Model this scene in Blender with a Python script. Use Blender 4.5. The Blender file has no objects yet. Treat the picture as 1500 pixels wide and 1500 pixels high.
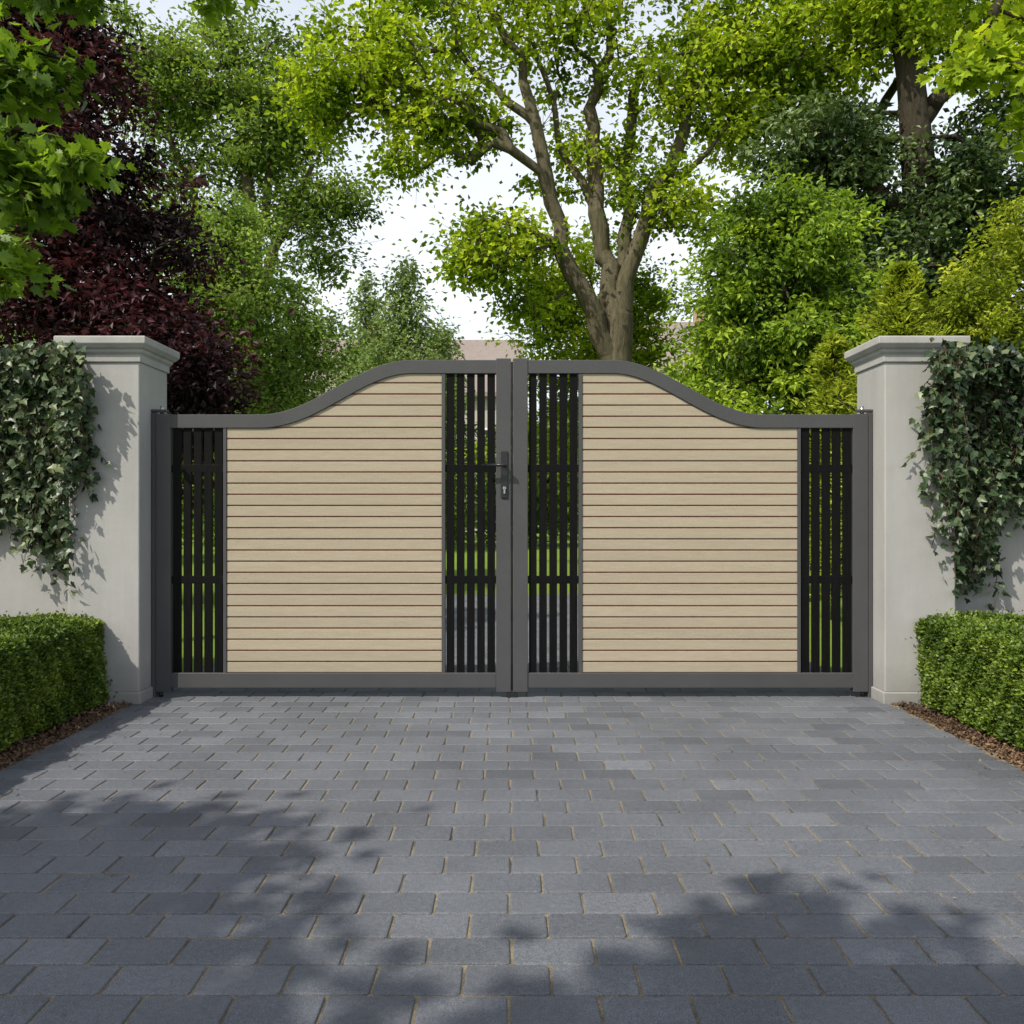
import bpy, bmesh, math, random
import numpy as np
from mathutils import Vector
random.seed(7)
rng = np.random.default_rng(11)
scene = bpy.context.scene
COL = scene.collection

# ------------------------------------------------------------------ helpers
def empty(name, loc=(0,0,0)):
    o = bpy.data.objects.new(name, None); COL.objects.link(o); o.location = (0,0,0)
    o.empty_display_size = .2
    return o
def link(me, name, mat=None, parent=None):
    o = bpy.data.objects.new(name, me); COL.objects.link(o)
    if mat: me.materials.append(mat)
    if parent: o.parent = parent
    return o
def mesh_np(name, V, tris=None, quads=None, tint=None, smooth=False):
    me = bpy.data.meshes.new(name)
    V = np.asarray(V, dtype=np.float32)
    loops=[]; starts=[]; n=0
    if tris is not None and len(tris):
        t=np.asarray(tris,dtype=np.int32); loops.append(t.ravel()); starts.append(np.arange(len(t))*3+n); n+=t.size
    if quads is not None and len(quads):
        q=np.asarray(quads,dtype=np.int32); loops.append(q.ravel()); starts.append(np.arange(len(q))*4+n); n+=q.size
    L=np.concatenate(loops); S=np.concatenate(starts).astype(np.int32)
    me.vertices.add(len(V)); me.vertices.foreach_set('co', V.ravel())
    me.loops.add(len(L)); me.loops.foreach_set('vertex_index', L)
    me.polygons.add(len(S)); me.polygons.foreach_set('loop_start', S)
    me.polygons.foreach_set('use_smooth', np.full(len(S),bool(smooth)))
    if tint is not None:
        a=me.attributes.new('tint','FLOAT','POINT'); a.data.foreach_set('value', np.asarray(tint,dtype=np.float32))
    me.update(calc_edges=True); me.validate()
    return me
def box(name, x0,x1,y0,y1,z0,z1, mat, parent=None, bev=0.004, seg=2):
    bm=bmesh.new(); bmesh.ops.create_cube(bm,size=1)
    for v in bm.verts:
        v.co=Vector(((x0+x1)/2+v.co.x*(x1-x0),(y0+y1)/2+v.co.y*(y1-y0),(z0+z1)/2+v.co.z*(z1-z0)))
    if bev>0: bmesh.ops.bevel(bm,geom=bm.edges[:],offset=bev,segments=seg,affect='EDGES',profile=.5)
    me=bpy.data.meshes.new(name); bm.to_mesh(me); bm.free()
    return link(me,name,mat,parent)
def cyl(name, p0,p1,r,mat,parent=None,n=20):
    p0=Vector(p0);p1=Vector(p1);d=p1-p0
    bm=bmesh.new(); bmesh.ops.create_cone(bm,cap_ends=True,segments=n,radius1=r,radius2=r,depth=d.length)
    q=d.to_track_quat('Z','Y')
    for v in bm.verts: v.co=q@v.co+(p0+p1)/2
    for f in bm.faces: f.smooth=len(f.verts)==4
    bmesh.ops.bevel(bm,geom=[e for e in bm.edges if len(e.link_faces)==2 and any(len(f.verts)>4 for f in e.link_faces)],offset=r*.15,segments=2,affect='EDGES')
    me=bpy.data.meshes.new(name); bm.to_mesh(me); bm.free()
    return link(me,name,mat,parent)

# ------------------------------------------------------------------ materials
class NT:
    def __init__(s,name):
        s.m=bpy.data.materials.new(name); s.m.use_nodes=True; s.t=s.m.node_tree; s.t.nodes.clear()
        s.out=s.n('ShaderNodeOutputMaterial')
    def n(s,k,**kw):
        x=s.t.nodes.new(k)
        for a,b in kw.items(): setattr(x,a,b)
        return x
    def l(s,a,b): s.t.links.new(a,b)
    def val(s,sock,v):
        if isinstance(v,bpy.types.NodeSocket): s.l(v,sock)
        else: sock.default_value=v
    def coord(s,scale=(1,1,1)):
        tc=s.n('ShaderNodeTexCoord'); mp=s.n('ShaderNodeMapping'); mp.inputs['Scale'].default_value=scale
        s.l(tc.outputs['Object'],mp.inputs['Vector']); return mp.outputs['Vector']
    def noise(s,scale,detail=4,rough=.55,vec=None,dist=0):
        x=s.n('ShaderNodeTexNoise'); x.inputs['Scale'].default_value=scale; x.inputs['Detail'].default_value=detail
        x.inputs['Roughness'].default_value=rough; x.inputs['Distortion'].default_value=dist
        s.l(vec if vec is not None else s.coord(),x.inputs['Vector']); return x.outputs['Fac']
    def ramp(s,fac,stops):
        x=s.n('ShaderNodeValToRGB'); e=x.color_ramp.elements
        while len(e)<len(stops): e.new(.5)
        for i,(p,c) in enumerate(stops):
            e[i].position=p; e[i].color=(c if len(c)==4 else (*c,1)) if not isinstance(c,(int,float)) else (c,c,c,1)
        s.l(fac,x.inputs['Fac']); return x.outputs['Color']
    def mix(s,fac,a,b,mode='MIX'):
        x=s.n('ShaderNodeMix',data_type='RGBA',blend_type=mode)
        s.val(x.inputs[0],fac)
        for sock,v in ((x.inputs[6],a),(x.inputs[7],b)):
            if isinstance(v,tuple): sock.default_value=(*v,1) if len(v)==3 else v
            else: s.l(v,sock)
        return x.outputs[2]
    def math(s,op,a,b):
        x=s.n('ShaderNodeMath',operation=op); s.val(x.inputs[0],a); s.val(x.inputs[1],b); return x.outputs[0]
    def attr(s,name='tint'):
        x=s.n('ShaderNodeAttribute'); x.attribute_name=name; return x.outputs['Fac']
    def bump(s,h,strength=.3,dist=.01):
        x=s.n('ShaderNodeBump'); x.inputs['Strength'].default_value=strength; x.inputs['Distance'].default_value=dist
        s.l(h,x.inputs['Height']); return x.outputs['Normal']
    def pbr(s,col,rough=.6,normal=None,metal=0,spec=.5):
        p=s.n('ShaderNodeBsdfPrincipled')
        if isinstance(col,tuple): p.inputs['Base Color'].default_value=(*col,1)
        else: s.l(col,p.inputs['Base Color'])
        s.val(p.inputs['Roughness'],rough); p.inputs['Metallic'].default_value=metal
        p.inputs['Specular IOR Level'].default_value=spec
        if normal is not None: s.l(normal,p.inputs['Normal'])
        return p.outputs[0]
    def done(s,sh): s.l(sh,s.out.inputs['Surface']); return s.m

def leaf_mat(name,dark,mid,light,trans=.4,tcol=(1.25,1.25,.5),rough=.45,spec=.35,gloss=True):
    t=NT(name)
    c=t.ramp(t.attr(),[(0,dark),(.5,mid),(1,light)])
    tc=t.mix(1.0,c,tcol,'MULTIPLY')
    if gloss: p=t.pbr(c,rough,spec=spec)
    else:
        df=t.n('ShaderNodeBsdfDiffuse'); t.l(c,df.inputs['Color']); p=df.outputs[0]
    tr=t.n('ShaderNodeBsdfTranslucent'); t.l(tc,tr.inputs['Color'])
    mx=t.n('ShaderNodeMixShader'); mx.inputs[0].default_value=trans
    t.l(p,mx.inputs[1]); t.l(tr.outputs[0],mx.inputs[2])
    return t.done(mx.outputs[0])
def bark_mat(name,a,b,moss=.6):
    t=NT(name); v=t.coord((6,6,1.6)); n=t.noise(3,6,.7,v); n2=t.noise(.9,3)
    c=t.ramp(n,[(.3,a),(.7,b)])
    c=t.mix(t.math('MULTIPLY',n2,moss),c,(.07,.085,.03))
    return t.done(t.pbr(c,.9,t.bump(n,.8,.04),spec=.2))
BARK=bark_mat('bark_grey_brown',(.04,.03,.02),(.17,.135,.095),.5)
BARKD=bark_mat('bark_dark',(.014,.011,.009),(.06,.045,.033),.15)

# ------------------------------------------------------------------ leaves
def T_simple(w=.55,fold=.12):
    return np.array([[0,0,0],[w/2,.45,fold],[0,1,-.08],[-w/2,.45,fold]]), np.array([[0,1,2],[0,2,3]])
def T_outline(pts,fold=.1,droop=.15):
    pts=np.array(pts); full=np.vstack([pts,(pts[::-1]*[-1,1])])
    keep=[0]
    for i in range(1,len(full)):
        if np.linalg.norm(full[i]-full[keep[-1]])>1e-5 and np.linalg.norm(full[i]-full[0])>1e-5: keep.append(i)
    full=full[keep]
    c=np.array([[0,.42]]); v=np.vstack([c,full]); z=np.abs(v[:,0])*fold-droop*(v[:,1]**2)
    V=np.column_stack([v,z]); n=len(full)
    return V,np.array([[0,1+i,1+(i+1)%n] for i in range(n)])
MAPLE=T_outline([(0,0),(.12,.08),(.30,.02),(.26,.16),(.5,.24),(.38,.36),(.54,.58),(.34,.52),(.22,.56),(.2,.78),(.1,.76),(0,1.0)])
IVY=T_outline([(0,.05),(.16,0),(.36,.1),(.34,.26),(.48,.42),(.26,.52),(.18,.7),(0,1.0)],.18,.2)

def unit(v): return v/np.maximum(np.linalg.norm(v,axis=-1,keepdims=True),1e-9)
def make_leaves(name,P,size,mat,parent,tmpl=None,up=.9,dirs=None,dirmix=0,droop=.25,tint=None,normals=None,nsc=1.0,namp=.16):
    if tmpl is None: tmpl=T_simple()
    TV,TF=tmpl; N=len(P)
    d=rng.normal(size=(N,3)); d[:,2]*=.6; d=unit(d); d[:,2]-=droop
    if dirs is not None: d=unit(d)*(1-dirmix)+dirs*dirmix
    d=unit(d)
    nb=np.array([0,0,up]) if normals is None else normals
    n=unit(rng.normal(size=(N,3))*.75+nb)
    s=unit(np.cross(d,n)); n=np.cross(s,d)
    sz=np.broadcast_to(size,(N,))*rng.uniform(.65,1.25,N)
    V=P[:,None,:]+(s[:,None,:]*TV[None,:,0:1]+d[:,None,:]*TV[None,:,1:2]+n[:,None,:]*TV[None,:,2:3])*sz[:,None,None]
    F=(TF[None]+(np.arange(N)*len(TV))[:,None,None]).reshape(-1,3)
    if tint is None: tint=np.clip(rng.normal(.5,.2,N),0,1)
    K=rng.normal(size=(5,3))*3.2*nsc
    tint=np.clip(tint+namp*np.sin(P@K.T+np.arange(5)).sum(1)/1.6,0,1)
    me=mesh_np(name,V.reshape(-1,3),tris=F,tint=np.repeat(tint,len(TV)))
    return link(me,name,mat,parent)

# ------------------------------------------------------------------ trees
def tubes(name,A,B,dA,dB,rA,rB,mat,parent,sides=7):
    def ring(P,D,R):
        ref=np.array([.31,.9,.13]); u=unit(np.cross(D,ref)); v=np.cross(D,u)
        a=np.linspace(0,2*np.pi,sides,endpoint=False)
        return P[:,None]+(u[:,None]*np.cos(a)[None,:,None]+v[:,None]*np.sin(a)[None,:,None])*R[:,None,None]
    V=np.concatenate([ring(A,dA,rA),ring(B,dB,rB)],axis=1)
    N=len(A); i=np.arange(sides); j=(i+1)%sides
    q=np.stack([i,j,j+sides,i+sides],1)
    Q=(q[None]+(np.arange(N)*2*sides)[:,None,None]).reshape(-1,4)
    return link(mesh_np(name,V.reshape(-1,3),quads=Q,smooth=True),name,mat,parent)

def smooth_poly(pts,seg):
    pts=np.array(pts,float); out=[]
    for i in range(len(pts)-1):
        p0=pts[max(i-1,0)];p1=pts[i];p2=pts[i+1];p3=pts[min(i+2,len(pts)-1)]
        n=max(2,int(np.linalg.norm(p2[:3]-p1[:3])/seg))
        for k in range(n):
            t=k/n
            out.append(.5*((2*p1)+(-p0+p2)*t+(2*p0-5*p1+4*p2-p3)*t*t+(-p0+3*p1-3*p2+p3)*t**3))
    out.append(pts[-1]); return np.array(out)

def tree(name,limbs,blobs,leafmat,bark,clump_r,leaves_per,leaf,tip=.008,seg=.35,tmpl=None,flat=.55,up=.9,pexp=.5,jit=.05,shell=2.4,twigs=True,droop=.25,dens=1.0,cvar=.17,nsc=1.0):
    par=empty(name)
    pos=[];parent=[];rmin=[]
    for li,L in enumerate(limbs):
        S=smooth_poly(L,seg)
        if li>0:
            S[1:-1,:3]+=rng.normal(size=(len(S)-2,3))*jit
            d=np.linalg.norm(np.array(pos)-S[0,:3],axis=1); k=int(np.argmin(d)); prev=k; S=S[1:]
        else: prev=-1
        for s in S:
            pos.append(s[:3].copy()); parent.append(prev); rmin.append(s[3]); prev=len(pos)-1
    nb0=len(pos)
    att=[]
    for (x,y,z,rx,ry,rz,n) in blobs:
        n=max(4,int(n*dens))
        v=unit(rng.normal(size=(n,3)))*(rng.uniform(0,1,(n,1))**(1/shell))
        v*=1+.3*np.sin(v[:,[0]]*7+x*3)*np.cos(v[:,[2]]*6+z*2)
        att.append(np.array([x,y,z])+v*np.array([rx,ry,rz]))
    att=np.vstack(att)
    P=np.zeros((len(pos)+len(att)*14+10,3)); n=len(pos); P[:n]=pos
    cent=np.array(limbs[0][-1][:3])
    order=np.argsort(np.linalg.norm(att-cent,axis=1))
    tips=[]
    zlow=limbs[0][0][2]+ .35*(limbs[0][-1][2]-limbs[0][0][2])
    for ai in order:
        a=att[ai]
        dv=a-P[:n]; d=np.linalg.norm(dv,axis=1)
        cost=d+np.where(P[:n,2]<zlow,3,0)+np.maximum(0,-(dv[:,2]))*.5
        k=int(np.argmin(cost)); dist=d[k]
        steps=int(min(12,max(2,dist/seg)))
        pd=unit(P[k]-P[parent[k]]) if parent[k]>=0 else np.array([0,0,1.])
        ctrl=P[k]+pd*dist*.35+np.array([0,0,.12*dist])
        prev=k
        for s in range(1,steps+1):
            t=s/steps
            q=(1-t)**2*P[k]+2*t*(1-t)*ctrl+t*t*a
            if s<steps: q=q+rng.normal(size=3)*jit*.7
            P[n]=q; parent.append(prev); rmin.append(0); prev=n; n+=1
        tips.append(prev)
    P=P[:n]; parent=np.array(parent); rmin=np.array(rmin)
    cnt=np.zeros(n); cnt[tips]=1
    for i in range(n-1,0,-1):
        if parent[i]>=0: cnt[parent[i]]+=cnt[i]
    r=np.maximum(tip*np.maximum(cnt,1)**pexp,rmin)
    r[:nb0]=np.where(rmin[:nb0]>0,rmin[:nb0],r[:nb0])
    D=np.zeros((n,3)); D[0]=[0,0,1]
    D[1:]=unit(P[1:]-P[parent[1:]])
    best={}
    for i in range(1,n):
        p=parent[i]
        if p not in best or r[i]>r[best[p]]: best[p]=i
    cont=np.array([best[parent[i]]==i for i in range(1,n)])
    A=P[parent[1:]];B=P[1:]
    rA=np.where(cont,r[parent[1:]],np.minimum(r[1:]*1.15,r[parent[1:]]))
    dA=np.where(cont[:,None],D[parent[1:]],D[1:])
    tubes('trunk_and_branches',A,B,dA,D[1:],rA,r[1:],bark,par,sides=8)
    tp=P[tips]
    M=leaves_per
    off=rng.normal(size=(len(tp),M,3))*np.array([1,1,flat])*clump_r*.6
    scale=rng.uniform(.5,1.35,(len(tp),1,1))
    off=off*scale
    LP=(tp[:,None]+off).reshape(-1,3)
    ct=rng.normal(0,cvar,(len(tp),1)); tint=np.clip(.5+ct+rng.normal(0,.13,(len(tp),M)),0,1).ravel()
    od=unit(off.reshape(-1,3))
    make_leaves('foliage',LP,leaf,leafmat,par,tmpl=tmpl,up=up,dirs=od,dirmix=.45,tint=tint,droop=droop,nsc=nsc)
    if twigs:
        kk=min(M,6)
        Bp=(tp[:,None]+off[:,:kk]).reshape(-1,3); Ap=np.repeat(tp,kk,axis=0); dd=unit(Bp-Ap)
        rr=np.full(len(Ap),tip*.5)
        tubes('twigs',Ap,Bp,dd,dd,rr,rr*.5,bark,par,sides=3)
    return par

def conifer(name,base,h,rad,mat,n,leaf,bark=BARKD,power=1.0,z0=.04,m=36,wid=.4):
    par=empty(name); b=np.array(base)
    S=np.array([[*b,.012*h],[b[0],b[1],b[2]+h,.002*h]])
    d=np.array([[0,0,1.]])
    tubes('trunk',S[:1,:3],S[1:,:3],d,d,S[:1,3],S[1:,3],bark,par)
    nbr=int(n/m); t=rng.uniform(z0,1.0,nbr)**.85; ang=rng.uniform(0,2*np.pi,nbr)
    L=rad*(1-t)**power*rng.uniform(.45,1.25,nbr)+.04*rad
    out=np.column_stack([np.cos(ang),np.sin(ang),rng.uniform(.1,.7,nbr)])
    A=np.column_stack([np.full(nbr,b[0]),np.full(nbr,b[1]),b[2]+t*h]); B=A+out*L[:,None]
    du=unit(B-A); rr=np.full(nbr,.0025*h)
    tubes('branches',A,B,du,du,rr,rr*.3,bark,par,sides=4)
    s=rng.uniform(.15,1.05,(nbr,m,1))
    side=unit(np.cross(du,[0,0,1]))
    lat=rng.normal(size=(nbr,m,1))*.2*L[:,None,None]*(1.25-s)
    Pp=A[:,None]+(B-A)[:,None]*s+side[:,None]*lat+rng.normal(size=(nbr,m,3))*[0,0,.1]*L[:,None,None]
    dirs=unit(du[:,None]+side[:,None]*np.sign(lat)*.7+0*s+np.array([0,0,.1])).reshape(-1,3)
    tint=np.clip(.25+.45*s+rng.normal(0,.12,s.shape)+rng.normal(0,.12,(nbr,1,1)),0,1).ravel()
    make_leaves('foliage',Pp.reshape(-1,3),leaf,mat,par,tmpl=T_simple(wid,.03),up=.8,dirs=dirs,dirmix=.6,droop=0,tint=tint,namp=.05)
    return par

# ------------------------------------------------------------------ world & sun
sunv=Vector((-.50,-.46,.74)).normalized()
el=math.asin(sunv.z); rot=math.atan2(sunv.x,sunv.y)
w=bpy.data.worlds.new("World"); scene.world=w; w.use_nodes=True
nt=w.node_tree; N_=nt.nodes.new; LK=nt.links.new
sky=N_('ShaderNodeTexSky'); sky.sky_type='NISHITA'; sky.sun_disc=False
sky.sun_elevation=el; sky.sun_rotation=rot; sky.air_density=1.0; sky.dust_density=3; sky.ozone_density=1.0
# thin bright haze and cloud veil over the sky, thickest near the horizon
tc=N_('ShaderNodeTexCoord'); sp=N_('ShaderNodeSeparateXYZ'); LK(tc.outputs['Generated'],sp.inputs[0])
rp=N_('ShaderNodeValToRGB'); LK(sp.outputs['Z'],rp.inputs[0]); e=rp.color_ramp.elements
e[0].position=0; e[0].color=(.97,)*3+(1,); e[1].position=.72; e[1].color=(.22,)*3+(1,); k=e.new(.38); k.color=(.88,)*3+(1,)
mpp=N_('ShaderNodeMapping'); mpp.inputs['Scale'].default_value=(1,1,2.6); LK(tc.outputs['Generated'],mpp.inputs[0])
nz=N_('ShaderNodeTexNoise'); nz.inputs['Scale'].default_value=2.2; nz.inputs['Detail'].default_value=6; nz.inputs['Roughness'].default_value=.55; LK(mpp.outputs[0],nz.inputs['Vector'])
r2=N_('ShaderNodeValToRGB'); LK(nz.outputs['Fac'],r2.inputs[0]); e=r2.color_ramp.elements; e[0].position=.35; e[0].color=(.72,)*3+(1,); e[1].position=.6; e[1].color=(1.0,)*3+(1,)
mu=N_('ShaderNodeMath'); mu.operation='MULTIPLY'; LK(rp.outputs[0],mu.inputs[0]); LK(r2.outputs[0],mu.inputs[1])
mxs=N_('ShaderNodeMix'); mxs.data_type='RGBA'; LK(mu.outputs[0],mxs.inputs[0]); LK(sky.outputs[0],mxs.inputs[6]); mxs.inputs[7].default_value=(7.6,8.0,8.4,1)
bg=nt.nodes['Background']; LK(mxs.outputs[2],bg.inputs[0]); bg.inputs[1].default_value=.15
sl=bpy.data.lights.new('sun','SUN'); sl.energy=5.0; sl.angle=math.radians(.5); sl.color=(1,.94,.82)
so=bpy.data.objects.new('sun',sl); COL.objects.link(so); so.rotation_euler=sunv.to_track_quat('Z','Y').to_euler(); so.location=(-20,-25,35)
cam=bpy.data.cameras.new('camera'); co=bpy.data.objects.new('camera',cam); COL.objects.link(co)
co.location=(0,0,1.01); co.rotation_euler=(math.radians(90),0,0); cam.lens=30.3; cam.sensor_width=36; cam.clip_end=2000; cam.clip_start=.05
scene.camera=co
scene.view_settings.view_transform='Standard'; scene.view_settings.look='None'; scene.view_settings.exposure=0

# ------------------------------------------------------------------ ground
t=NT('lawn_grass'); n1=t.noise(60,6,.7); n2=t.noise(.5,4)
c=t.ramp(n1,[(.3,(.06,.12,.012)),(.7,(.2,.33,.04))]); c=t.mix(t.math('MULTIPLY',n2,.5),c,(.26,.33,.06))
LAWN=t.done(t.pbr(c,.9,t.bump(n1,.8,.03),spec=.1))
gm=mesh_np('ground',[[-300,-300,-.03],[300,-300,-.03],[300,600,-.03],[-300,600,-.03]],quads=[[0,1,2,3]]); link(gm,'ground',LAWN)

t=NT('jointing_sand'); n1=t.noise(220,3); n2=t.noise(5,5,.7)
c=t.ramp(n1,[(.3,(.11,.09,.06)),(.7,(.34,.285,.19))]); c=t.mix(t.ramp(n2,[(.46,0),(.66,1)]),c,(.055,.055,.05))
SAND=t.done(t.pbr(c,.95,t.bump(n1,.5,.004),spec=.1))
t=NT('bark_mulch'); n1=t.noise(70,5,.7); n2=t.noise(9,4)
c=t.ramp(n1,[(.3,(.02,.013,.008)),(.7,(.13,.08,.045))])
MULCH=t.done(t.pbr(c,.95,t.bump(n1,1,.03),spec=.1))

t=NT('concrete_paver')
a=t.attr(); v=t.coord(); n1=t.noise(420,4,.75,v); n2=t.noise(1.6,5,.6,v); n3=t.noise(60,5,.65,v)
c=t.ramp(a,[(0,(.090,.097,.112)),(.5,(.115,.124,.142)),(1,(.145,.154,.173))])
sp=t.ramp(n1,[(.33,.4),(.5,1.0),(.72,2.1)])
c=t.mix(1,c,sp,'MULTIPLY'); st=t.ramp(n2,[(.3,.78),(.7,1.18)]); c=t.mix(1,c,st,'MULTIPLY')
c=t.mix(1,c,t.ramp(n3,[(.3,.82),(.7,1.14)]),'MULTIPLY')
h=t.math('ADD',t.math('MULTIPLY',n1,.4),n3)
PAV=t.done(t.pbr(c,t.math('ADD',t.math('MULTIPLY',n3,.3),.5),t.bump(h,.7,.006),spec=.35))

drive=empty('block_paved_driveway')
link(mesh_np('sand_bed',[[-2.03,-5,-.0045],[2.03,-5,-.0045],[2.03,10.6,-.0045],[-2.03,10.6,-.0045]],quads=[[0,1,2,3]]),'sand_bed',SAND,drive)
def pavers():
    pw,pd,j=.19,.1215,.0050
    cs=[];r=0;y=-5
    while y<10.5:
        off=(r%2)*pw/2+random.uniform(-.012,.012); x=-2.0-off
        while x<1.995:
            x1=min(x+pw+random.uniform(-.002,.002),2.0); xa=max(x,-2.0)
            if x1-xa>.03: cs.append(((xa+x1)/2,y+pd/2,(x1-xa-j)/2,(pd-j)/2))
            x=x1 if x1<2 else 3
        y+=pd; r+=1
    cs=np.array(cs); N=len(cs)
    c=.009
    def ring(hx,hy,ins):
        pts=[]
        for sx,sy in ((1,1),(-1,1),(-1,-1),(1,-1)):
            for k in range(3):
                th={ (1,1):0,(-1,1):math.pi/2,(-1,-1):math.pi,(1,-1):1.5*math.pi}[(sx,sy)]+k*math.pi/4
                pts.append((sx*(hx-c)+math.cos(th)*(c-ins),sy*(hy-c)+math.sin(th)*(c-ins)))
        return np.stack([np.stack(p,-1) for p in pts],1)
    hx,hy=cs[:,2],cs[:,3]
    levels=[(0,-.025),(0,-.006),(.0012,-.0024),(.003,-.0006),(.006,0)]
    tilt=rng.normal(0,.0022,(N,2)); lift=rng.normal(0,.0005,N); yaw=rng.normal(0,.003,N)
    wob=rng.normal(0,.0006,(N,12,2))
    Vs=[]
    for ins,z in levels:
        R=ring(hx,hy,ins)+wob
        x=R[...,0];y=R[...,1]
        X=x*np.cos(yaw)[:,None]-y*np.sin(yaw)[:,None]; Y=x*np.sin(yaw)[:,None]+y*np.cos(yaw)[:,None]
        Z=z+lift[:,None]+x*tilt[:,[0]]+y*tilt[:,[1]]
        Vs.append(np.stack([X+cs[:,[0]],Y+cs[:,[1]],Z],-1))
    cen=np.stack([cs[:,0],cs[:,1],lift],-1)[:,None]
    V=np.concatenate(Vs+[cen],1); nv=V.shape[1]
    q=[]; tr=[]
    for l in range(4):
        for i in range(12):
            jn=(i+1)%12; q.append((l*12+i,l*12+jn,(l+1)*12+jn,(l+1)*12+i))
    for i in range(12): tr.append((48+i,48+(i+1)%12,60))
    o=(np.arange(N)*nv)[:,None,None]
    tint=np.repeat(np.clip(rng.normal(.5,.22,N),0,1),nv)
    return mesh_np('paving_blocks',V.reshape(-1,3),tris=(np.array(tr)[None]+o).reshape(-1,3),quads=(np.array(q)[None]+o).reshape(-1,4),tint=tint)
link(pavers(),'paving_blocks',PAV,drive)

t2=NT('bark_chips'); c=t2.ramp(t2.attr(),[(0,(.03,.018,.01)),(.6,(.14,.08,.045)),(1,(.3,.2,.12))]); CHIP=t2.done(t2.pbr(c,.9))
for s in (-1,1):
    x0,x1=sorted((s*2.035,s*5.5))
    b=empty('planting_bed')
    link(mesh_np('soil',[[x0,-5,-.012],[x1,-5,-.012],[x1,4.72,-.012],[x0,4.72,-.012]],quads=[[0,1,2,3]]),'soil',MULCH,b)
    N=6000; P=np.column_stack([s*(1.995+rng.gamma(1.6,.06,N)),rng.uniform(1.5,4.6,N),rng.uniform(-.008,.012,N)])
    make_leaves('bark_chips',P,.022,CHIP,b,tmpl=T_simple(.45,.05),up=2,droop=0)
N=420; xx=rng.choice([-1,1],N)*(2.0-rng.gamma(1.0,.2,N)); P=np.column_stack([xx,rng.uniform(1.7,4.9,N),np.full(N,.004)])
make_leaves('leaf_litter',P,.013,CHIP,drive,tmpl=T_simple(.5,.05),up=5,droop=0)

# ------------------------------------------------------------------ wall and pillars
t=NT('painted_render'); v=t.coord(); n1=t.noise(150,5,.7,v); n2=t.noise(1.6,5,.65,v); vv=t.coord((3,3,.35)); n3=t.noise(2.5,5,.7,vv)
c=t.ramp(n2,[(.3,(.315,.312,.302)),(.7,(.37,.367,.355))]); c=t.mix(1,c,t.ramp(n3,[(.3,.91),(.65,1.03)]),'MULTIPLY')
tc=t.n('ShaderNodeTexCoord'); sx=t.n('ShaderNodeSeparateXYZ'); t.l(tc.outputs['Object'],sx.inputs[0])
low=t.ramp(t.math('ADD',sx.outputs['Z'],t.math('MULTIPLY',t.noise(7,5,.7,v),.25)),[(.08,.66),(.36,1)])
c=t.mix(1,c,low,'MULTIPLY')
REN=t.done(t.pbr(c,.85,t.bump(t.math('ADD',n1,t.noise(25,3,.6,v)),.25,.004),spec=.2))
t=NT('render_cap'); v=t.coord(); n2=t.noise(6,6,.7,v)
c=t.ramp(n2,[(.3,(.28,.277,.265)),(.65,(.37,.367,.355))]); CAP=t.done(t.pbr(c,.85,t.bump(t.noise(120,5,.7,v),.25,.004),spec=.2))
def profile_cap(name,xc,yc,hx,hy,prof,mat,par):
    V=[];Q=[]
    for (o,z) in prof:
        for sx_,sy_ in ((1,1),(-1,1),(-1,-1),(1,-1)): V.append((xc+sx_*(hx+o),yc+sy_*(hy+o),z))
    n=len(prof)
    for l in range(n-1):
        for i in range(4):
            j=(i+1)%4; Q.append((l*4+i,l*4+j,(l+1)*4+j,(l+1)*4+i))
    Q.append((3,2,1,0)); Q.append(tuple((n-1)*4+i for i in range(4)))
    me=mesh_np(name,V,quads=Q); o=link(me,name,mat,par)
    m=o.modifiers.new('b','BEVEL'); m.width=.003; m.segments=2; m.limit_method='ANGLE'; m.angle_limit=math.radians(25)
    return o
for s in (-1,1):
    p=empty('gate_pillar')
    xi,xo=s*1.968,s*2.342; xc=(xi+xo)/2; hx=.187; yc=4.735; hy=.185
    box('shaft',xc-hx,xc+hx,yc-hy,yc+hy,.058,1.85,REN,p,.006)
    box('plinth',xc-hx-.012,xc+hx+.012,yc-hy-.014,yc+hy+.014,-.02,.06,REN,p,.006)
    profile_cap('cap',xc,yc,hx,hy,[(.003,1.80),(.010,1.802),(.010,1.838),(.013,1.842),(.022,1.852),(.026,1.866),(.036,1.872),(.048,1.888),(.052,1.893),(.052,1.925),(.049,1.931),(-.12,1.945)],CAP,p)
    wl=empty('garden_wall')
    x0,x1=sorted((s*2.343,s*9)); 
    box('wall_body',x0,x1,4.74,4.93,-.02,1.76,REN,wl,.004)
    box('coping',x0,x1,4.70,4.97,1.762,1.82,CAP,wl,.008)
    xa,xb=sorted((s*2.345,s*2.42)); box('pilaster',xa,xb,4.69,4.76,-.02,1.758,REN,wl,.005)
    xa,xb=sorted((s*2.43,s*9)); box('skirting',xa,xb,4.715,4.75,-.02,.18,REN,wl,.006)

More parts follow.
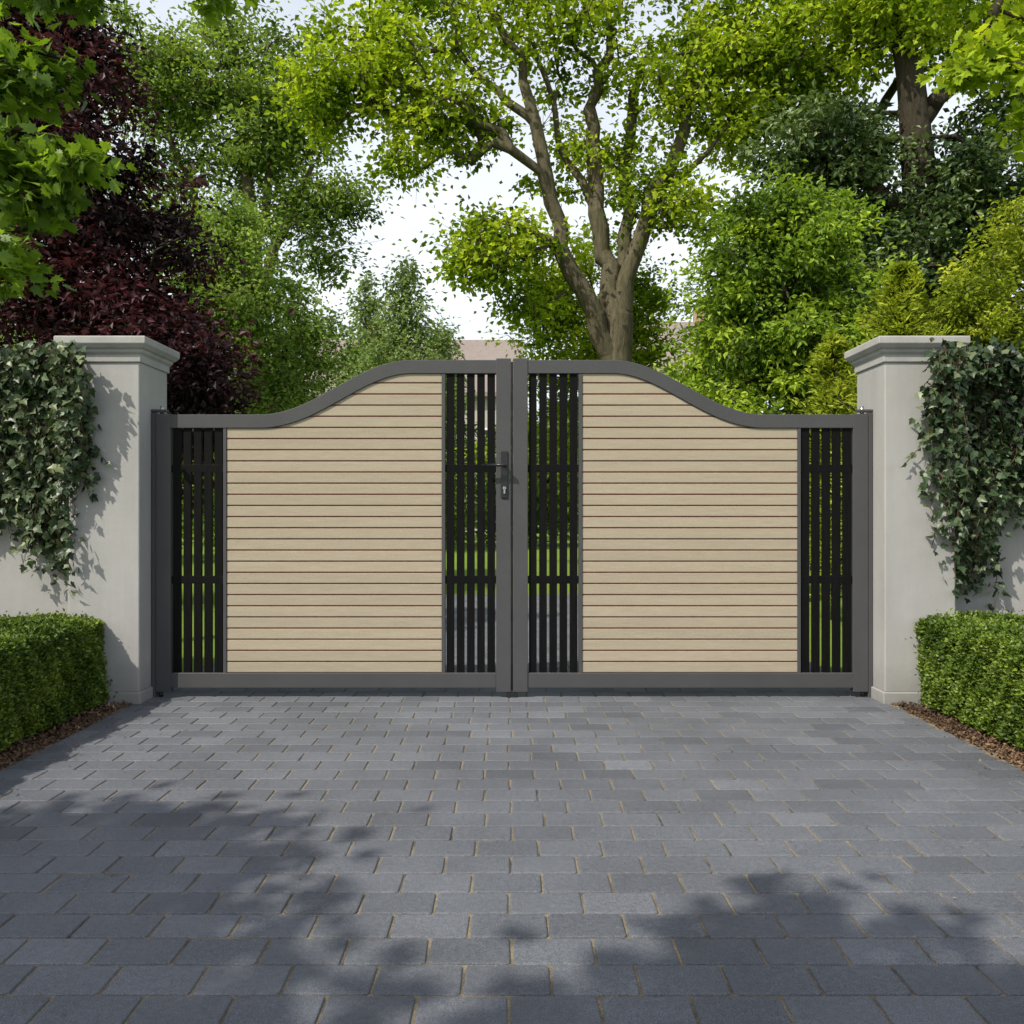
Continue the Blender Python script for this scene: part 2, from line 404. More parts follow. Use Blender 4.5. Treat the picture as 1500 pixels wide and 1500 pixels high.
# ------------------------------------------------------------------ gate (front plane y=4.69)
t=NT('grey_powder_coat'); v=t.coord(); n1=t.noise(900,3,.7,v); n2=t.noise(5,4,.6,v)
c=t.ramp(n1,[(.3,(.042,.042,.044)),(.5,(.058,.058,.061)),(.7,(.092,.092,.096))]); c=t.mix(1,c,t.ramp(n2,[(.3,.92),(.7,1.06)]),'MULTIPLY')
FR=t.done(t.pbr(c,.5,t.bump(n1,.25,.0015),spec=.35))
t=NT('black_slat'); v=t.coord((60,60,3)); n1=t.noise(3,5,.7,v)
c=t.ramp(n1,[(.3,(.002,.002,.0025)),(.75,(.007,.007,.007))]); BLK=t.done(t.pbr(c,.6,t.bump(n1,.5,.002),spec=.10))
t=NT('beige_composite_board'); v=t.coord((3.5,60,160)); n1=t.noise(3,7,.75,v); v2=t.coord((1.5,1,25)); n2=t.noise(2,3,.5,v2); a=t.attr()
n0=t.noise(500,3,.7,t.coord((.35,1,1)))
c=t.ramp(n1,[(.28,(.29,.245,.178)),(.5,(.355,.307,.228)),(.74,(.435,.387,.298))]); c=t.mix(1,c,t.ramp(n2,[(.3,.95),(.7,1.04)]),'MULTIPLY')
c=t.mix(1,c,t.ramp(a,[(0,.96),(1,1.04)]),'MULTIPLY'); c=t.mix(1,c,t.ramp(n0,[(.3,.78),(.7,1.18)]),'MULTIPLY')
BRD=t.done(t.pbr(c,.8,t.bump(n1,.3,.0015),spec=.15))
t=NT('brown_groove'); BRN=t.done(t.pbr(t.ramp(t.noise(40,3),[(.3,(.15,.06,.04)),(.7,(.22,.10,.07))]),.8,spec=.1))
t=NT('black_metal'); BM=t.done(t.pbr((.012,.012,.013),.35,spec=.5))
t=NT('steel'); ST=t.done(t.pbr((.5,.5,.5),.3,metal=1))

GY=4.69; ZB=.134; ZLO,ZHI=1.541,1.838
XA,XB=-1.375,-.545
def ztop(x):
    x=-abs(x)
    if x<=XA: return ZLO
    if x>=XB: return ZHI
    u=(x-XA)/(XB-XA); return ZLO+(ZHI-ZLO)*(.5-.5*math.cos(math.pi*u))
RT=.0745
def slope(x): e=.001; return (ztop(x+e)-ztop(x-e))/(2*e)
def zmid(x): return ztop(x)-RT*.5*math.sqrt(1+slope(x)**2)
gate=empty('double_driveway_gate')
def leaf_gate(s):
    leafp=empty('gate_leaf'); leafp.parent=gate
    def X(a,b): return tuple(sorted((s*a,s*b)))
    x0,x1=X(1.858,1.939); box('outer_stile',x0,x1,GY,GY+.05,.03,1.545,FR,leafp,.003)
    x0,x1=X(.006,.086); box('meeting_stile',x0,x1,GY-.004,GY+.05,.03,1.846,FR,leafp,.003)
    x0,x1=X(.086,1.858); box('bottom_rail',x0,x1,GY+.001,GY+.049,.052,ZB,FR,leafp,.003)
    xs=np.concatenate([np.linspace(1.858,1.36,8),np.linspace(1.35,.56,60),np.linspace(.55,.086,8)])
    prof=[]; b=.003; hw=RT/2; y0,y1=GY+.0005,GY+.0495
    for (n_,y_) in ((hw-b,y0),(hw,y0+b),(hw,y1-b),(hw-b,y1),(-hw+b,y1),(-hw,y1-b),(-hw,y0+b),(-hw+b,y0)): prof.append((n_,y_))
    V=[];Q=[];m=len(prof)
    for x in xs:
        sl_=slope(-x); nx,nz=-sl_,1; L=math.hypot(nx,nz); nx/=L;nz/=L
        if x>1.85 or x<.09: nx,nz=0,1
        cz=ztop(-x)-hw*math.sqrt(1+sl_**2)
        for (n_,y_) in prof:
            px_=-x+nx*n_; V.append((px_ if s<0 else -px_,y_,cz+nz*n_))
    for i in range(len(xs)-1):
        for k in range(m):
            k2=(k+1)%m; f=(i*m+k,i*m+k2,(i+1)*m+k2,(i+1)*m+k); Q.append(f if s<0 else f[::-1])
    link(mesh_np('curved_top_rail',V,quads=Q),'curved_top_rail',FR,leafp)
    for a,b2 in ((1.556,1.574),(.364,.383)):
        x0,x1=X(a,b2); box('divider',x0,x1,GY+.004,GY+.046,ZB-.003,zmid((x0+x1)/2),FR,leafp,.002)
    xs=np.linspace(.3835,1.5555,70); V=[];Q=[]
    for x in xs:
        V.append((s*x,GY+.0145,ZB-.005)); V.append((s*x,GY+.0145,zmid(x))); V.append((s*x,GY+.036,zmid(x))); V.append((s*x,GY+.036,ZB-.005))
    for i in range(len(xs)-1):
        for k in range(4):
            Q.append((i*4+k,i*4+(k+1)%4,(i+1)*4+(k+1)%4,(i+1)*4+k))
    link(mesh_np('board_backing',V,quads=Q),'board_backing',BRN,leafp)
    pitch=.0608; z=ZB-.001; V=[];Q=[];T=[]
    xs=np.linspace(.3838,1.5552,90)
    while z<ZHI:
        z0,z1=z+.0038,z+pitch-.0038; tv=random.random(); dy=random.uniform(-.0004,.0004)
        cols=[]
        for x in xs:
            tz=min(z1,zmid(x))
            if tz-z0<.004: cols.append(None); continue
            b=.0014; base=len(V)
            V.extend([(s*x,GY+.014,z0),(s*x,GY+.0118+dy,z0),(s*x,GY+.010+dy,z0+b),(s*x,GY+.010+dy,tz-b),(s*x,GY+.0118+dy,tz),(s*x,GY+.014,tz)]); T.extend([tv]*6); cols.append(base)
        for i in range(len(cols)-1):
            if cols[i] is None or cols[i+1] is None: continue
            for k in range(5): Q.append((cols[i]+k,cols[i]+k+1,cols[i+1]+k+1,cols[i+1]+k))
        z+=pitch
    link(mesh_np('horizontal_boards',V,quads=Q,tint=T),'horizontal_boards',BRD,leafp)
    for (a,b2) in ((.086,.364),(1.574,1.858)):
        w_=b2-a; n=5; sw=.042; gap=(w_-n*sw)/(n)
        for i in range(n):
            xa=a+gap*.5+i*(sw+gap)
            x0,x1=X(xa,xa+sw); box('slat',x0,x1,GY+.014,GY+.034,ZB-.004,zmid((x0+x1)/2),BLK,leafp,.0015)
        for zc in (1.248,.640):
            x0,x1=X(a+.001,b2-.001); box('slat_brace',x0,x1,GY+.0135,GY+.0355,zc-.021,zc+.021,BLK,leafp,.0015)
    x0,x1=X(1.941,1.9665); box('hinge_post',x0,x1,GY+.004,GY+.062,-.005,1.552,FR,leafp,.003)
    x0,x1=X(1.885,1.975); box('hinge_bracket',x0,x1,GY+.006,GY+.05,1.556,1.570,FR,leafp,.003)
    cyl('hinge_pin',(s*1.915,GY+.027,1.546),(s*1.915,GY+.027,1.585),.011,ST,leafp)
    cyl('lower_hinge_pin',(s*1.92,GY+.027,.002),(s*1.92,GY+.027,.03),.012,BM,leafp)
    return leafp
L=leaf_gate(-1); R=leaf_gate(1)
box('ground_stop',-.03,.03,GY+.0,GY+.05,-.004,.028,BM,gate,.003)
box('meeting_seal',-.0055,.0055,GY+.012,GY+.04,.035,1.83,BM,gate,.0)
H=empty('lever_handle'); H.parent=gate
hx=-.041; fy=GY-.004
box('back_plate',hx-.019,hx+.019,fy-.008,fy-.0003,1.084,1.34,BM,H,.0035,3)
cyl('spindle',(hx,fy-.006,1.264),(hx,fy-.055,1.264),.0095,BM,H)
cyl('lever',(hx+.013,fy-.052,1.264),(hx-.11,fy-.052,1.262),.0088,BM,H)
cyl('lever_end',(hx-.108,fy-.052,1.262),(hx-.114,fy-.03,1.262),.0075,BM,H)
cyl('lock_cylinder_top',(hx,fy-.007,1.139),(hx,fy-.019,1.139),.0095,ST,H)
box('lock_cylinder_body',hx-.0045,hx+.0045,fy-.018,fy-.008,1.108,1.136,ST,H,.002)
box('key_slot',hx-.0012,hx+.0012,fy-.0198,fy-.0175,1.134,1.145,BM,H,0)

# ------------------------------------------------------------------ box hedges
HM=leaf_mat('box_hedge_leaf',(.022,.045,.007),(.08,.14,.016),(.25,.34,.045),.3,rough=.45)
t=NT('hedge_core'); CORE=t.done(t.pbr((.012,.022,.006),1))
for s in (-1,1):
    h=empty('box_hedge'); xi,xo=2.14,2.95; y0,y1=2.5,4.58; zt=.46
    a,b=sorted((s*(xi+.06),s*xo)); box('hedge_core',a,b,y0+.05,y1-.06,0,zt-.05,CORE,h,.06,4)
    def pts(N,face):
        if face=='side': P=np.column_stack([np.full(N,xi),rng.uniform(y0,y1,N),rng.uniform(.015,zt,N)]); nn=(-1,0,.3)
        elif face=='top': P=np.column_stack([rng.uniform(xi,xo,N),rng.uniform(y0,y1,N),np.full(N,zt)]); nn=(0,0,1)
        elif face=='front': P=np.column_stack([rng.uniform(xi,xo,N),np.full(N,y0),rng.uniform(.015,zt,N)]); nn=(0,-1,.3)
        else: P=np.column_stack([rng.uniform(xi,xi+.3,N),np.full(N,y1),rng.uniform(.015,zt,N)]); nn=(0,1,.3)
        dep=rng.gamma(1.4,.020,N)
        n=np.array(nn,float); n/=np.linalg.norm(n)
        bump=.018*np.sin(P[:,1]*9+s)*np.cos(P[:,2]*11+P[:,1]*4)+.012*np.sin(P[:,0]*13+P[:,1]*17)+.010*np.sin(P[:,0]*37+P[:,1]*41+P[:,2]*33)+np.where(rng.random(N)<.04,rng.gamma(1.5,.012,N),0)
        ex=np.maximum(0,(xi+.05)-P[:,0]); ez=np.maximum(0,P[:,2]-(zt-.05)); ey=np.maximum(0,P[:,1]-(y1-.05))
        P2=P-n*(dep-bump)[:,None]
        rr=np.sqrt(ex**2+ez**2+ey**2); k=np.where(rr>.05,.05/np.maximum(rr,1e-6),1)
        P2[:,0]+=ex*(1-k); P2[:,2]-=ez*(1-k); P2[:,1]-=ey*(1-k)
        P2[:,0]*=s; n=n*[s,1,1]
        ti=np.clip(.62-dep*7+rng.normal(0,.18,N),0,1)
        return P2,np.repeat(n[None],N,0),ti
    out=[pts(46000,'side'),pts(46000,'top'),pts(7000,'front'),pts(5000,'back')]
    P=np.vstack([o[0] for o in out]); nn=np.vstack([o[1] for o in out]); ti=np.concatenate([o[2] for o in out])
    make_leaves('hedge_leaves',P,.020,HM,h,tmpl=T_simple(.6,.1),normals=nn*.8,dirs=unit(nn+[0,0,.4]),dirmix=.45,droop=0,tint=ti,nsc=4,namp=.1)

# ------------------------------------------------------------------ ivy
IM=leaf_mat('ivy_leaf',(.014,.03,.010),(.045,.08,.032),(.19,.225,.115),.15,(1.1,1.2,.5),rough=.42,spec=.4)
t=NT('ivy_stem'); IST=t.done(t.pbr((.09,.06,.035),.9))
def ivy(s,env):
    par=empty('ivy_climber')
    ex=np.array([e[0] for e in env]); ez=np.array([e[1] for e in env])
    P=[];T=[];A=[];B=[]
    for i in range(190):
        x=rng.uniform(ex[0],ex[-1]); zb=np.interp(x,ex,ez)+abs(rng.normal(0,.12)) - (.1 if rng.random()<.12 else 0)
        z=1.88+rng.uniform(-.05,.03); xx=x; depth0=rng.uniform(.012,.13)
        prev=None
        while z>zb:
            xx+=rng.normal(0,.012); z-=.028
            surf=4.55 if xx<2.345 else (4.70 if z<1.85 else 4.66)
            edge=min(1,(z-zb)/.25)
            dep=depth0*(.4+.6*edge)+(.05 if z>1.7 else 0)
            q=np.array([s*xx,surf-dep,z])
            if prev is not None: A.append(prev);B.append(q)
            prev=q
            for _ in range(rng.integers(1,3)):
                P.append(q+rng.normal(size=3)*[.028,.015,.02]); T.append(np.clip(.40+(depth0-.07)*2.5+rng.normal(0,.25),0,1))
    m=1300; mx=rng.uniform(ex[0]+.06,ex[-1],m); my=4.70+rng.uniform(-.18,.32,m); mz=1.79+np.abs(rng.normal(0,.055,m))
    for i in range(m):
        P.append(np.array([s*mx[i],my[i] if mx[i]>2.36 else min(my[i],4.52),mz[i] if mx[i]>2.4 else mz[i]-.05])); T.append(np.clip(rng.normal(.5,.2),0,1))
    for (tx,tz,dx,L) in ((ex[0]+.03,1.45,-.06,7),(ex[0]+.1,env[1][1],-.01,9),(ex[3],env[3][1]+.05,.02,6)):
        prev=np.array([s*tx,4.52 if tx<2.34 else 4.69,tz])
        for kx in range(L):
            q=prev+np.array([s*dx*.35+rng.normal(0,.006),rng.normal(0,.002),-.026]); A.append(prev);B.append(q);P.append(q+[0,-.006,0]);T.append(.55);prev=q
    P=np.array(P);T=np.array(T);A=np.array(A);B=np.array(B)
    d=unit(B-A); r=np.full(len(A),.0022); tubes('stems',A,B,d,d,r,r,IST,par,sides=4)
    N=len(P)
    dirs=np.repeat(np.array([[0,-.3,-1.]]),N,0); nn=np.repeat(np.array([[0,-1,.55]]),N,0)
    make_leaves('ivy_leaves',P,.046,IM,par,tmpl=IVY,normals=nn*1.1,dirs=unit(dirs),dirmix=.45,droop=0,tint=T,nsc=3,namp=.1)
ivy(-1,[(2.235,1.35),(2.27,1.15),(2.36,.95),(2.45,.72),(2.52,.70),(2.6,.88),(2.75,1.0),(3.1,.9),(3.6,1.1)])
ivy(1,[(2.19,1.55),(2.24,1.25),(2.30,.95),(2.36,.6),(2.44,.55),(2.52,.72),(2.6,.95),(2.75,1.1),(3.1,1.0),(3.6,1.1)])

# ------------------------------------------------------------------ house(s) beyond the garden
t=NT('roof_tile'); br=t.n('ShaderNodeTexBrick'); mp=t.coord((1,1,1)); t.l(mp,br.inputs['Vector'])
br.inputs['Scale'].default_value=3; br.inputs['Color1'].default_value=(.2,.14,.12,1); br.inputs['Color2'].default_value=(.26,.19,.165,1); br.inputs['Mortar'].default_value=(.12,.09,.075,1)
RF=t.done(t.pbr(t.mix(t.noise(1.2,4),br.outputs['Color'],(.24,.22,.21)),.85))
t=NT('house_brick'); br=t.n('ShaderNodeTexBrick'); mp=t.coord((1,1,1)); t.l(mp,br.inputs['Vector']); br.inputs['Scale'].default_value=4
br.inputs['Color1'].default_value=(.3,.17,.12,1); br.inputs['Color2'].default_value=(.38,.24,.17,1); br.inputs['Mortar'].default_value=(.4,.37,.33,1)
BK=t.done(t.pbr(br.outputs['Color'],.9))
t=NT('window_glass'); GL=t.done(t.pbr((.03,.035,.04),.08,spec=.8)); t=NT('white_window_frame'); WF=t.done(t.pbr((.75,.75,.73),.5))
def house(x0,x1,y0,y1,ze,zr,chims):
    h=empty('brick_house')
    box('walls',x0,x1,y0,y1,-.03,ze,BK,h,0)
    ym=(y0+y1)/2; o=.4
    V=[(x0-o,y0-o,ze-.1),(x1+o,y0-o,ze-.1),(x1+o,ym,zr),(x0-o,ym,zr),(x0-o,y1+o,ze-.1),(x1+o,y1+o,ze-.1),(x0-o,y0-o,ze-.3),(x1+o,y0-o,ze-.3),(x1+o,y1+o,ze-.3),(x0-o,y1+o,ze-.3)]
    link(mesh_np('roof',V,quads=[(0,1,2,3),(3,2,5,4),(6,7,1,0),(9,4,5,8),(6,9,8,7)],tris=[(0,3,4),(1,5,2)]),'roof',RF,h)
    for z in (1.0,ze*.55):
        for i in range(4):
            xx=x0+(i+.5)*(x1-x0)/4
            box('window_frame',xx-.6,xx+.6,y0-.06,y0-.002,z,z+1.3,WF,h,.01); box('window_pane',xx-.5,xx+.5,y0-.075,y0-.062,z+.1,z+1.2,GL,h,0)
    for cx in chims: box('chimney',cx-.45,cx+.45,ym-.4,ym+.4,zr-1,zr+.9,BK,h,.02)
house(-10,.2,42,50,6.9,10.2,(-7.3,))
house(6.6,12,44,52,8.2,11.6,(10.6,))

# ------------------------------------------------------------------ vegetation
MY=leaf_mat('maple_leaf_spring',(.07,.13,.012),(.27,.38,.03),(.50,.59,.065),.5,(1.3,1.25,.45),gloss=False)
MM=leaf_mat('leaf_mid_green',(.055,.10,.025),(.15,.225,.05),(.31,.41,.10),.42,gloss=False)
MP=leaf_mat('leaf_purple',(.010,.005,.007),(.028,.011,.015),(.085,.028,.035),.25,(1.4,.8,.7),spec=.25)
ML=leaf_mat('leaf_light_green',(.08,.15,.03),(.23,.34,.075),(.42,.53,.15),.4,(1.2,1.2,.5),gloss=False)
MD=leaf_mat('leaf_dark_glossy',(.012,.03,.01),(.05,.09,.025),(.18,.25,.09),.25,rough=.4,spec=.4)
MB=leaf_mat('leaf_bright_green',(.04,.08,.01),(.18,.29,.03),(.42,.54,.06),.42,rough=.5,spec=.25)
MV=leaf_mat('leaf_overhang_green',(.03,.065,.01),(.10,.18,.02),(.24,.36,.04),.45)
MG=leaf_mat('leaf_golden',(.08,.12,.01),(.28,.36,.035),(.52,.57,.08),.4,(1.2,1.15,.5),gloss=False)
MH=leaf_mat('leaf_distant_hazed',(.12,.16,.09),(.22,.28,.14),(.32,.40,.20),.4,gloss=False)  # far treeline greens paled, with atmospheric haze painted into the leaf colour
MC=leaf_mat('birch_leaf_pale',(.10,.15,.06),(.21,.29,.11),(.34,.43,.18),.4,gloss=False)

y=14
tree('spring_maple_tree',
 [[(1.75,y,-.05,.36),(1.72,y,1,.29),(1.7,y,3.2,.25),(1.74,y,4.2,.24)],
  [(1.7,y,3.3,.2),(1.45,y-.1,3.9,.17),(.95,y-.2,4.9,.14),(.6,y-.3,6.0,.12),(.42,y-.3,7.1,.1),(.05,y-.3,8.2,.07),(-.5,y-.2,9.4,.04)],
  [(1.74,y,4.2,.2),(1.6,y+.1,5.0,.17),(1.42,y+.2,6,.14),(1.3,y+.3,7.1,.12),(1.55,y+.3,8.3,.09),(1.8,y+.3,9.6,.05)],
  [(1.74,y,4.2,.17),(1.95,y-.1,5.1,.14),(2.25,y-.2,6.1,.12),(2.65,y-.2,7.1,.1),(2.95,y-.2,8.2,.07),(3.2,y,9.3,.04)],
  [(1.74,y,4.2,.14),(1.85,y+.3,5.6,.12),(1.9,y+.5,7.0,.1),(2.2,y+.6,8.6,.07)],
  [(.95,y-.2,4.9,.09),(.5,y-.3,5.35,.07),(0,y-.4,5.6,.05),(-.5,y-.5,5.6,.03)],
  [(.6,y-.3,6,.09),(.1,y-.5,6.7,.075),(-.7,y-.6,7.2,.06),(-1.5,y-.6,7.6,.04),(-2.3,y-.6,7.7,.02)],
  [(.42,y-.3,7.1,.08),(-.3,y-.2,7.8,.06),(-1.2,y-.1,8.5,.04),(-2.0,y,8.8,.02)],
  [(1.42,y+.2,6,.08),(.9,y+.2,6.8,.06),(.6,y+.2,7.8,.045),(.3,y+.2,9,.03)],
  [(2.25,y-.2,6.1,.07),(2.8,y-.3,6.5,.05),(3.3,y-.3,7.0,.03)]],
 [(.9,y,9.1,2.3,1.3,1.4,84),(.6,y,11,3.2,1.6,1.1,40),(-2.2,y-.4,7.95,1.15,.9,.9,58),(-1.5,y,9.1,1.5,1.1,.8,42),
  (-.9,y-.4,7.2,.9,.8,.6,36),(-.2,y-.3,5.35,.85,.7,.55,34),(-.6,y-.4,4.8,.5,.5,.35,14),(2.9,y-.2,7.7,1.0,.9,1.2,46),(2.7,y-.2,5.9,.75,.8,.8,26),
  (1.2,y+.6,6.9,1.3,.7,1.0,26),(-3.1,y-.3,7.5,.5,.7,.5,16),(-1.6,y-.4,6.5,.5,.5,.3,10),(.3,y,4.4,.5,.4,.3,8)],
 MY,BARK,.40,74,.105,tip=.009,seg=.3,flat=.45,tmpl=T_simple(.75,.12),cvar=.2)
y=9
tree('copper_beech_tree',[[(-4.7,y,-.05,.22),(-4.7,y,2,.17),(-4.75,y,4.2,.08)]],
 [(-4.85,y,5.25,.9,.8,.9,80),(-4.55,y,4.2,1.1,.9,.95,110),(-4.3,y,3.3,1.1,.9,.75,100),(-3.6,y-.1,2.6,.7,.7,.55,60),(-5.6,y,4.6,1.1,1.0,1.1,70),(-3.25,y-.2,2.1,.5,.5,.45,35),(-5.3,y,2.8,1.1,1.0,.9,60),(-4.2,y,1.7,1.2,.9,.7,40),(-5.2,y,6.1,.7,.8,.6,40),(-4.6,y,5.9,.4,.5,.4,18)],
 MP,BARKD,.27,95,.085,tip=.006,seg=.25,flat=.6,cvar=.24)
y=26
tree('tall_ash_tree',[[(-7.9,y,-.05,.5),(-7.9,y,5,.38),(-7.8,y,9,.25),(-8.1,y,12,.14),(-8.3,y,15,.06)],
  [(-7.85,y,7,.2),(-6.8,y,9.5,.14),(-6.0,y,11.5,.07)],[(-7.9,y,6.5,.2),(-9.2,y,9.5,.15),(-10.4,y,12.5,.08)],[(-7.8,y,9,.17),(-7.2,y,12,.1),(-7,y,14.5,.05)]],
 [(-8.2,y,14.2,2.5,2.0,1.6,76),(-10.4,y,13.4,1.7,1.8,1.5,54),(-6.5,y,12.4,1.6,1.5,1.1,44),(-8.5,y,11.6,2.5,2.0,1.0,38),(-5.9,y,10.4,1.5,1.2,.7,30),(-11,y,14.8,1.2,1.5,.9,20),(-7.7,y,9.6,2.0,1.5,.7,22),(-8.6,y,15.7,1.1,1.5,.5,10),(-10.5,y,10.5,1.6,1.6,1.2,26),(-5.5,y,8.6,1.0,1,.5,10)],
 MM,BARK,.68,88,.18,tip=.016,seg=.6,jit=.1,flat=.45,cvar=.22,nsc=.6)
y=12
tree('light_green_shrub_tree',[[(-3.7,y,-.05,.12),(-3.75,y,2.2,.09),(-3.8,y,4.3,.04)]],
 [(-3.95,y,4.85,.6,.6,.55,42),(-3.6,y,3.95,.9,.8,.7,75),(-3.1,y,3.25,.7,.7,.6,55),(-3.3,y,2.5,1.0,.8,.6,55),(-4.3,y,4.2,.7,.7,.8,45),(-4.0,y,1.6,1.3,.8,.8,35)],
 ML,BARK,.25,100,.07,tip=.005,seg=.25,cvar=.24)
y=10.5
tree('rounded_garden_shrub',[[(-2.75,y,-.05,.07),(-2.75,y,1.4,.04)]],[(-2.8,y,1.75,.85,.6,.5,80),(-3.3,y,1.2,.6,.5,.7,40),(-2.2,y,1.2,.6,.5,.55,40)],MB,BARK,.16,95,.05,tip=.004,seg=.2)
y=22
for (x,yy,zt_,k) in ((-2.75,22,7.4,1.0),(-4.0,23.5,7.2,1.0),(-1.95,24,6.3,.8)):
    tree('silver_birch_tree',[[(x,yy,-.05,.13),(x+.05,yy,3,.09),(x,yy,zt_-.6,.03)]],
     [(x,yy,zt_-.55,.28*k,.3,.6,13),(x+.1,yy,zt_-1.5,.6*k,.6,.6,24),(x-.1,yy,zt_-2.5,.95*k,.8,.7,36),(x,yy,zt_-3.6,1.2*k,1,.8,38),(x,yy,zt_-5.0,1.2*k,1,.9,26)],
     MC,BARK,.34,70,.13,tip=.007,seg=.4,flat=.9,droop=.6,cvar=.2)
y=17
tree('lime_tree',[[(1.6,y,-.05,.14),(1.6,y,2.4,.1),(1.6,y,4.4,.05)]],
 [(.7,y,5.15,.95,.9,.8,50),(2.4,y,5.1,.85,.8,.8,42),(1.5,y,4.1,1.6,1,.9,80),(1.5,y,2.4,2.0,1,1.2,75),(1.55,y,6.0,.9,.8,.5,20)],
 MY,BARK,.32,85,.11,tip=.006,seg=.3,cvar=.2)
y=10
tree('laurel_tree',[[(3.3,y,-.05,.14),(3.3,y,2.0,.1),(3.3,y,3.9,.05)]],
 [(2.65,y,3.55,.75,.8,.65,62),(3.4,y,4.15,.9,.9,.7,72),(2.9,y,4.35,.55,.6,.4,26),(3.2,y,3.0,1.0,.9,.7,80),(2.5,y,2.75,.6,.6,.55,45),(3.9,y,3.1,.7,.7,.7,50),(3.5,y,2.1,1.2,.8,.7,60),(2.3,y,1.8,.7,.6,.7,36)],
 MB,BARKD,.23,95,.085,tip=.005,seg=.25,tmpl=T_simple(.5,.15),cvar=.28)
y=13
tree('holm_oak_tree',[[(6.35,y,-.05,.4),(6.3,y,3,.3),(6.2,y,5.2,.27),(6.08,y,6.8,.22),(5.95,y,7.9,.18),(5.6,y,9.0,.12)],
   [(6.2,y,5.2,.14),(5.2,y-.2,6.0,.1),(4.5,y-.3,6.6,.05)],[(6.08,y,6.8,.15),(6.9,y-.1,7.8,.1),(7.3,y-.1,8.9,.05)]],
 [(4.7,y-.1,6.45,.95,.9,.8,70),(6.75,y-.3,5.8,1.1,.9,.7,62),(5.6,y,5.2,1.1,.9,.7,72),(7.4,y,5.0,1.0,1,.8,55),(4.8,y+.3,5.4,.8,.8,.8,50),(5.9,y,4.0,1.6,1,.9,75),(7.5,y,6.9,.5,.7,.5,16),(5.4,y+.3,6.6,.6,.6,.5,22)],
 MD,BARKD,.29,100,.11,tip=.007,seg=.3,cvar=.26)
tree('field_maple_tree',[[(5.5,15,-.05,.3),(5.5,15,4,.24),(5.4,15,7,.14),(5.3,15,9.5,.06)],[(5.45,15,6,.12),(4.6,14.6,7.8,.07),(4.0,14.2,9.2,.03)],[(5.4,15,6.5,.12),(6.6,14.7,8.3,.07),(7.6,14.5,9.8,.03)]],
 [(4.1,14,8.5,1.2,1.0,.9,58),(5.4,14,9.1,1.4,1.1,.8,60),(7.3,14,8.9,1.3,1.0,.9,54),(3.7,14,7.3,.7,.7,.5,24),(4.9,14,7.8,.8,.7,.5,24),(5.5,14.5,10.8,2.8,1.6,1.0,30),(8.6,14.5,7.6,.8,1,1.2,22),(6.0,12.6,8.6,.9,.5,.7,26)],
 MY,BARKD,.36,84,.105,tip=.008,seg=.3,tmpl=T_simple(.75,.12),cvar=.22)
conifer('golden_thuja',(3.62,8.0,-.03),3.3,.95,MG,13000,.07,power=.7,wid=.28)
conifer('golden_thuja',(3.1,8.3,-.03),2.7,.75,MG,9000,.07,power=.7,wid=.28)
tree('golden_privet_shrub',[[(4.6,8,-.05,.07),(4.6,8,1.6,.05),(4.6,8,2.8,.03)]],[(4.45,8,2.95,.5,.5,.4,55),(4.8,8,3.5,.4,.45,.45,40),(4.6,8,2.2,.7,.5,.6,50),(5.3,8,3.0,.5,.5,.7,30)],MG,BARK,.16,90,.055,tip=.004,seg=.2,cvar=.24)
tree('field_maple_tree',[[(-3.9,5.9,-.05,.12),(-3.85,5.9,2.0,.1),(-3.7,5.8,3.6,.07),(-3.4,5.7,5.0,.04)],
  [(-3.8,5.9,2.4,.05),(-3.4,5.7,2.9,.03),(-3.0,5.6,2.8,.012)],[(-3.75,5.9,3.2,.05),(-3.2,5.6,3.5,.03),(-2.75,5.6,3.3,.012)],[(-3.7,5.8,3.6,.05),(-3.3,5.6,4.0,.03),(-2.9,5.6,3.95,.012)],[(-3.5,5.75,4.6,.04),(-2.8,5.7,4.75,.02),(-1.9,5.6,4.55,.008)]],
 [(-3.35,5.6,2.65,.25,.25,.25,13),(-3.25,5.6,3.25,.3,.3,.25,18),(-2.85,5.6,3.25,.15,.2,.08,7),(-3.3,5.6,3.85,.3,.3,.22,18),(-3.05,5.6,3.0,.18,.2,.12,8),(-2.95,5.6,4.45,.3,.25,.1,12),(-1.95,5.6,4.46,.35,.2,.04,6),(-3.6,5.8,4.8,.5,.4,.3,12)],
 MV,BARKD,.15,26,.10,tip=.004,seg=.18,tmpl=MAPLE,jit=.02,up=1.0,cvar=.22)
tree('field_maple_tree',[[(4.6,6.4,-.05,.13),(4.5,6.4,2.4,.1),(4.3,6.3,4.0,.06),(4.0,6.2,5.2,.03)],[(4.45,6.4,3.2,.05),(3.9,6.1,4.2,.03),(3.4,6,4.5,.012)]],
 [(3.55,6,4.25,.3,.3,.3,18),(3.2,6,4.1,.15,.25,.15,6),(3.75,6,4.8,.35,.3,.2,13),(3.6,6,3.75,.15,.2,.15,6),(4.2,6.2,4.6,.4,.4,.5,14)],
 MY,BARKD,.15,26,.085,tip=.004,seg=.18,tmpl=MAPLE,jit=.02)
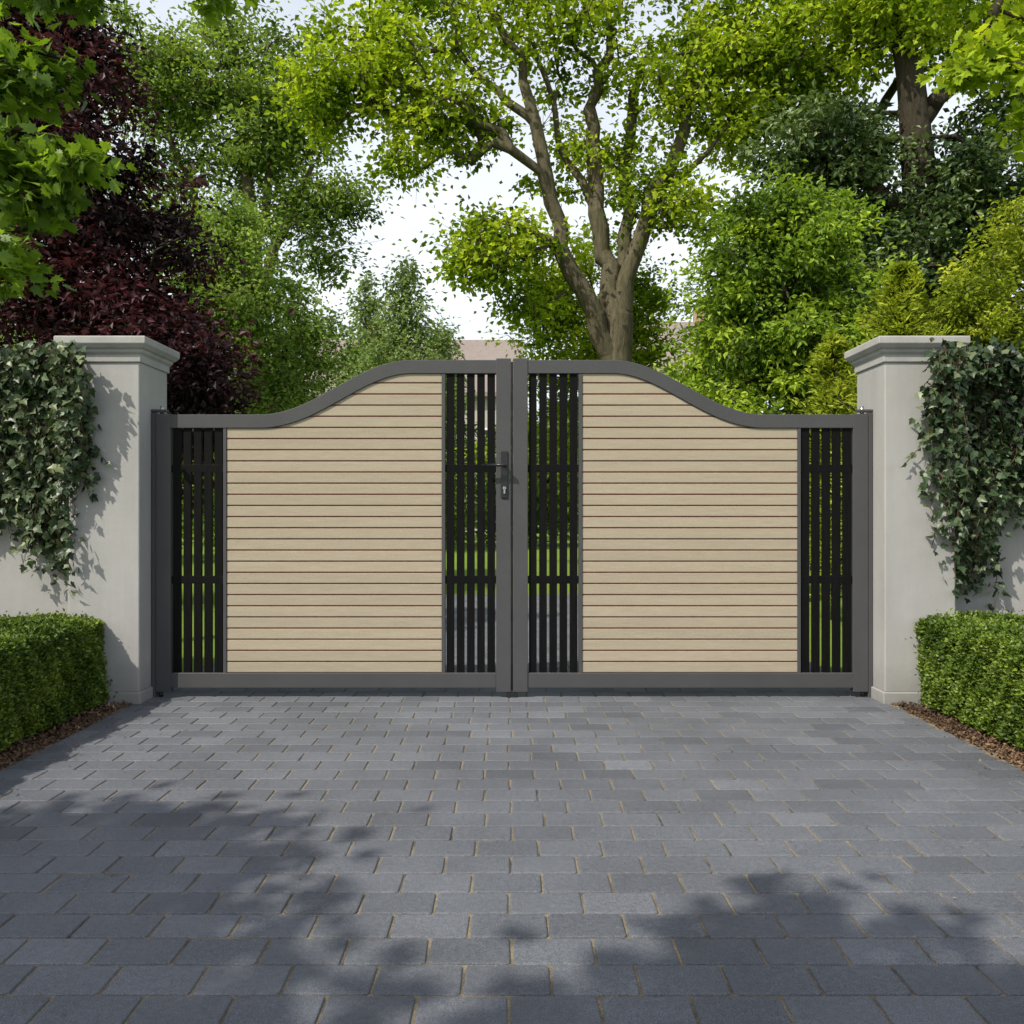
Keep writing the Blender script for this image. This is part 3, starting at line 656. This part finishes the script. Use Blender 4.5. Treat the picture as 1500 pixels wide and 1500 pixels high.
# roadside tree behind the camera whose shade falls on the near paving
ox,oy=-.42,.12
tree('roadside_maple_tree',[[(-5.2,-3.0,-.05,.2),(-5.2,-3.0,2.6,.15),(-4.6,-2.4,4.2,.09)],[(-4.6,-2.4,4.2,.08),(-3.2,-1.5,4.8,.05),(-1.8,-1.2,5.0,.03),(-.6,-1.5,5.0,.02)]],
 [(-4.1+ox,-.6+oy,4.6,.8,.5,.4,46),(-3.9+ox,-1.4+oy,4.6,.9,.5,.4,52),(-2.5+ox,-1.75+oy,4.6,1.0,.5,.4,62),(-1.95+ox,-1.12+oy,4.6,.35,.3,.2,15),(-1.1+ox,-1.7+oy,4.6,.9,.42,.4,52),(-3+ox,-2.8+oy,5,2.0,.8,.7,60),(.3+ox,-1.95+oy,4.8,.7,.5,.4,34)],
 ML,BARK,.22,44,.11,tip=.005,seg=.25,tmpl=MAPLE)
def belt(name,items,mat,per,leaf,cr,nsc=.4):
    P=[];T=[]
    for (x,yy,z,rx,ry,rz,n) in items:
        c=unit(rng.normal(size=(n,3)))*(rng.uniform(0,1,(n,1))**.4)*[rx,ry,rz]+[x,yy,z]
        o=c[:,None]+rng.normal(size=(n,per,3))*[1,1,.6]*cr*rng.uniform(.5,1.3,(n,1,1))
        P.append(o.reshape(-1,3)); T.append(np.clip(.5+rng.normal(0,.18,(n,1))+rng.normal(0,.12,(n,per)),0,1).ravel())
    P=np.vstack(P); T=np.concatenate(T); k=P[:,2]>0
    make_leaves(name,P[k],leaf,mat,None,tint=T[k],nsc=nsc)
it=[]
for x in np.arange(-44,46,3.6):
    hgt=8 if -9<x<4 else (12 if abs(x)<14 else 17)
    yy=54+rng.uniform(-3,3); hh=hgt*rng.uniform(.85,1.1)
    it.append((x,yy,hh*.5,2.6,2.2,hh*.5,60))
belt('distant_trees',it,MH,45,.6,.8)
it=[]
for x in np.arange(-16,18,1.4):
    hh=rng.uniform(2.6,3.6) if -3<x<3 else rng.uniform(3,4.8)
    it.append((x,27+rng.uniform(-1,1),hh*.5,1.0,.9,hh*.5,45))
belt('garden_shrubbery',it,ML,40,.2,.28)
it=[]
for x in list(np.arange(-13,-5,1.4))+list(np.arange(6.2,15,1.4)):
    hh=rng.uniform(4,6)
    it.append((x,18+rng.uniform(-1,1),hh*.5,1.1,1.0,hh*.5,55))
belt('background_shrubbery',it,MM,50,.17,.3)
print('faces',sum(len(m.polygons) for m in bpy.data.meshes))
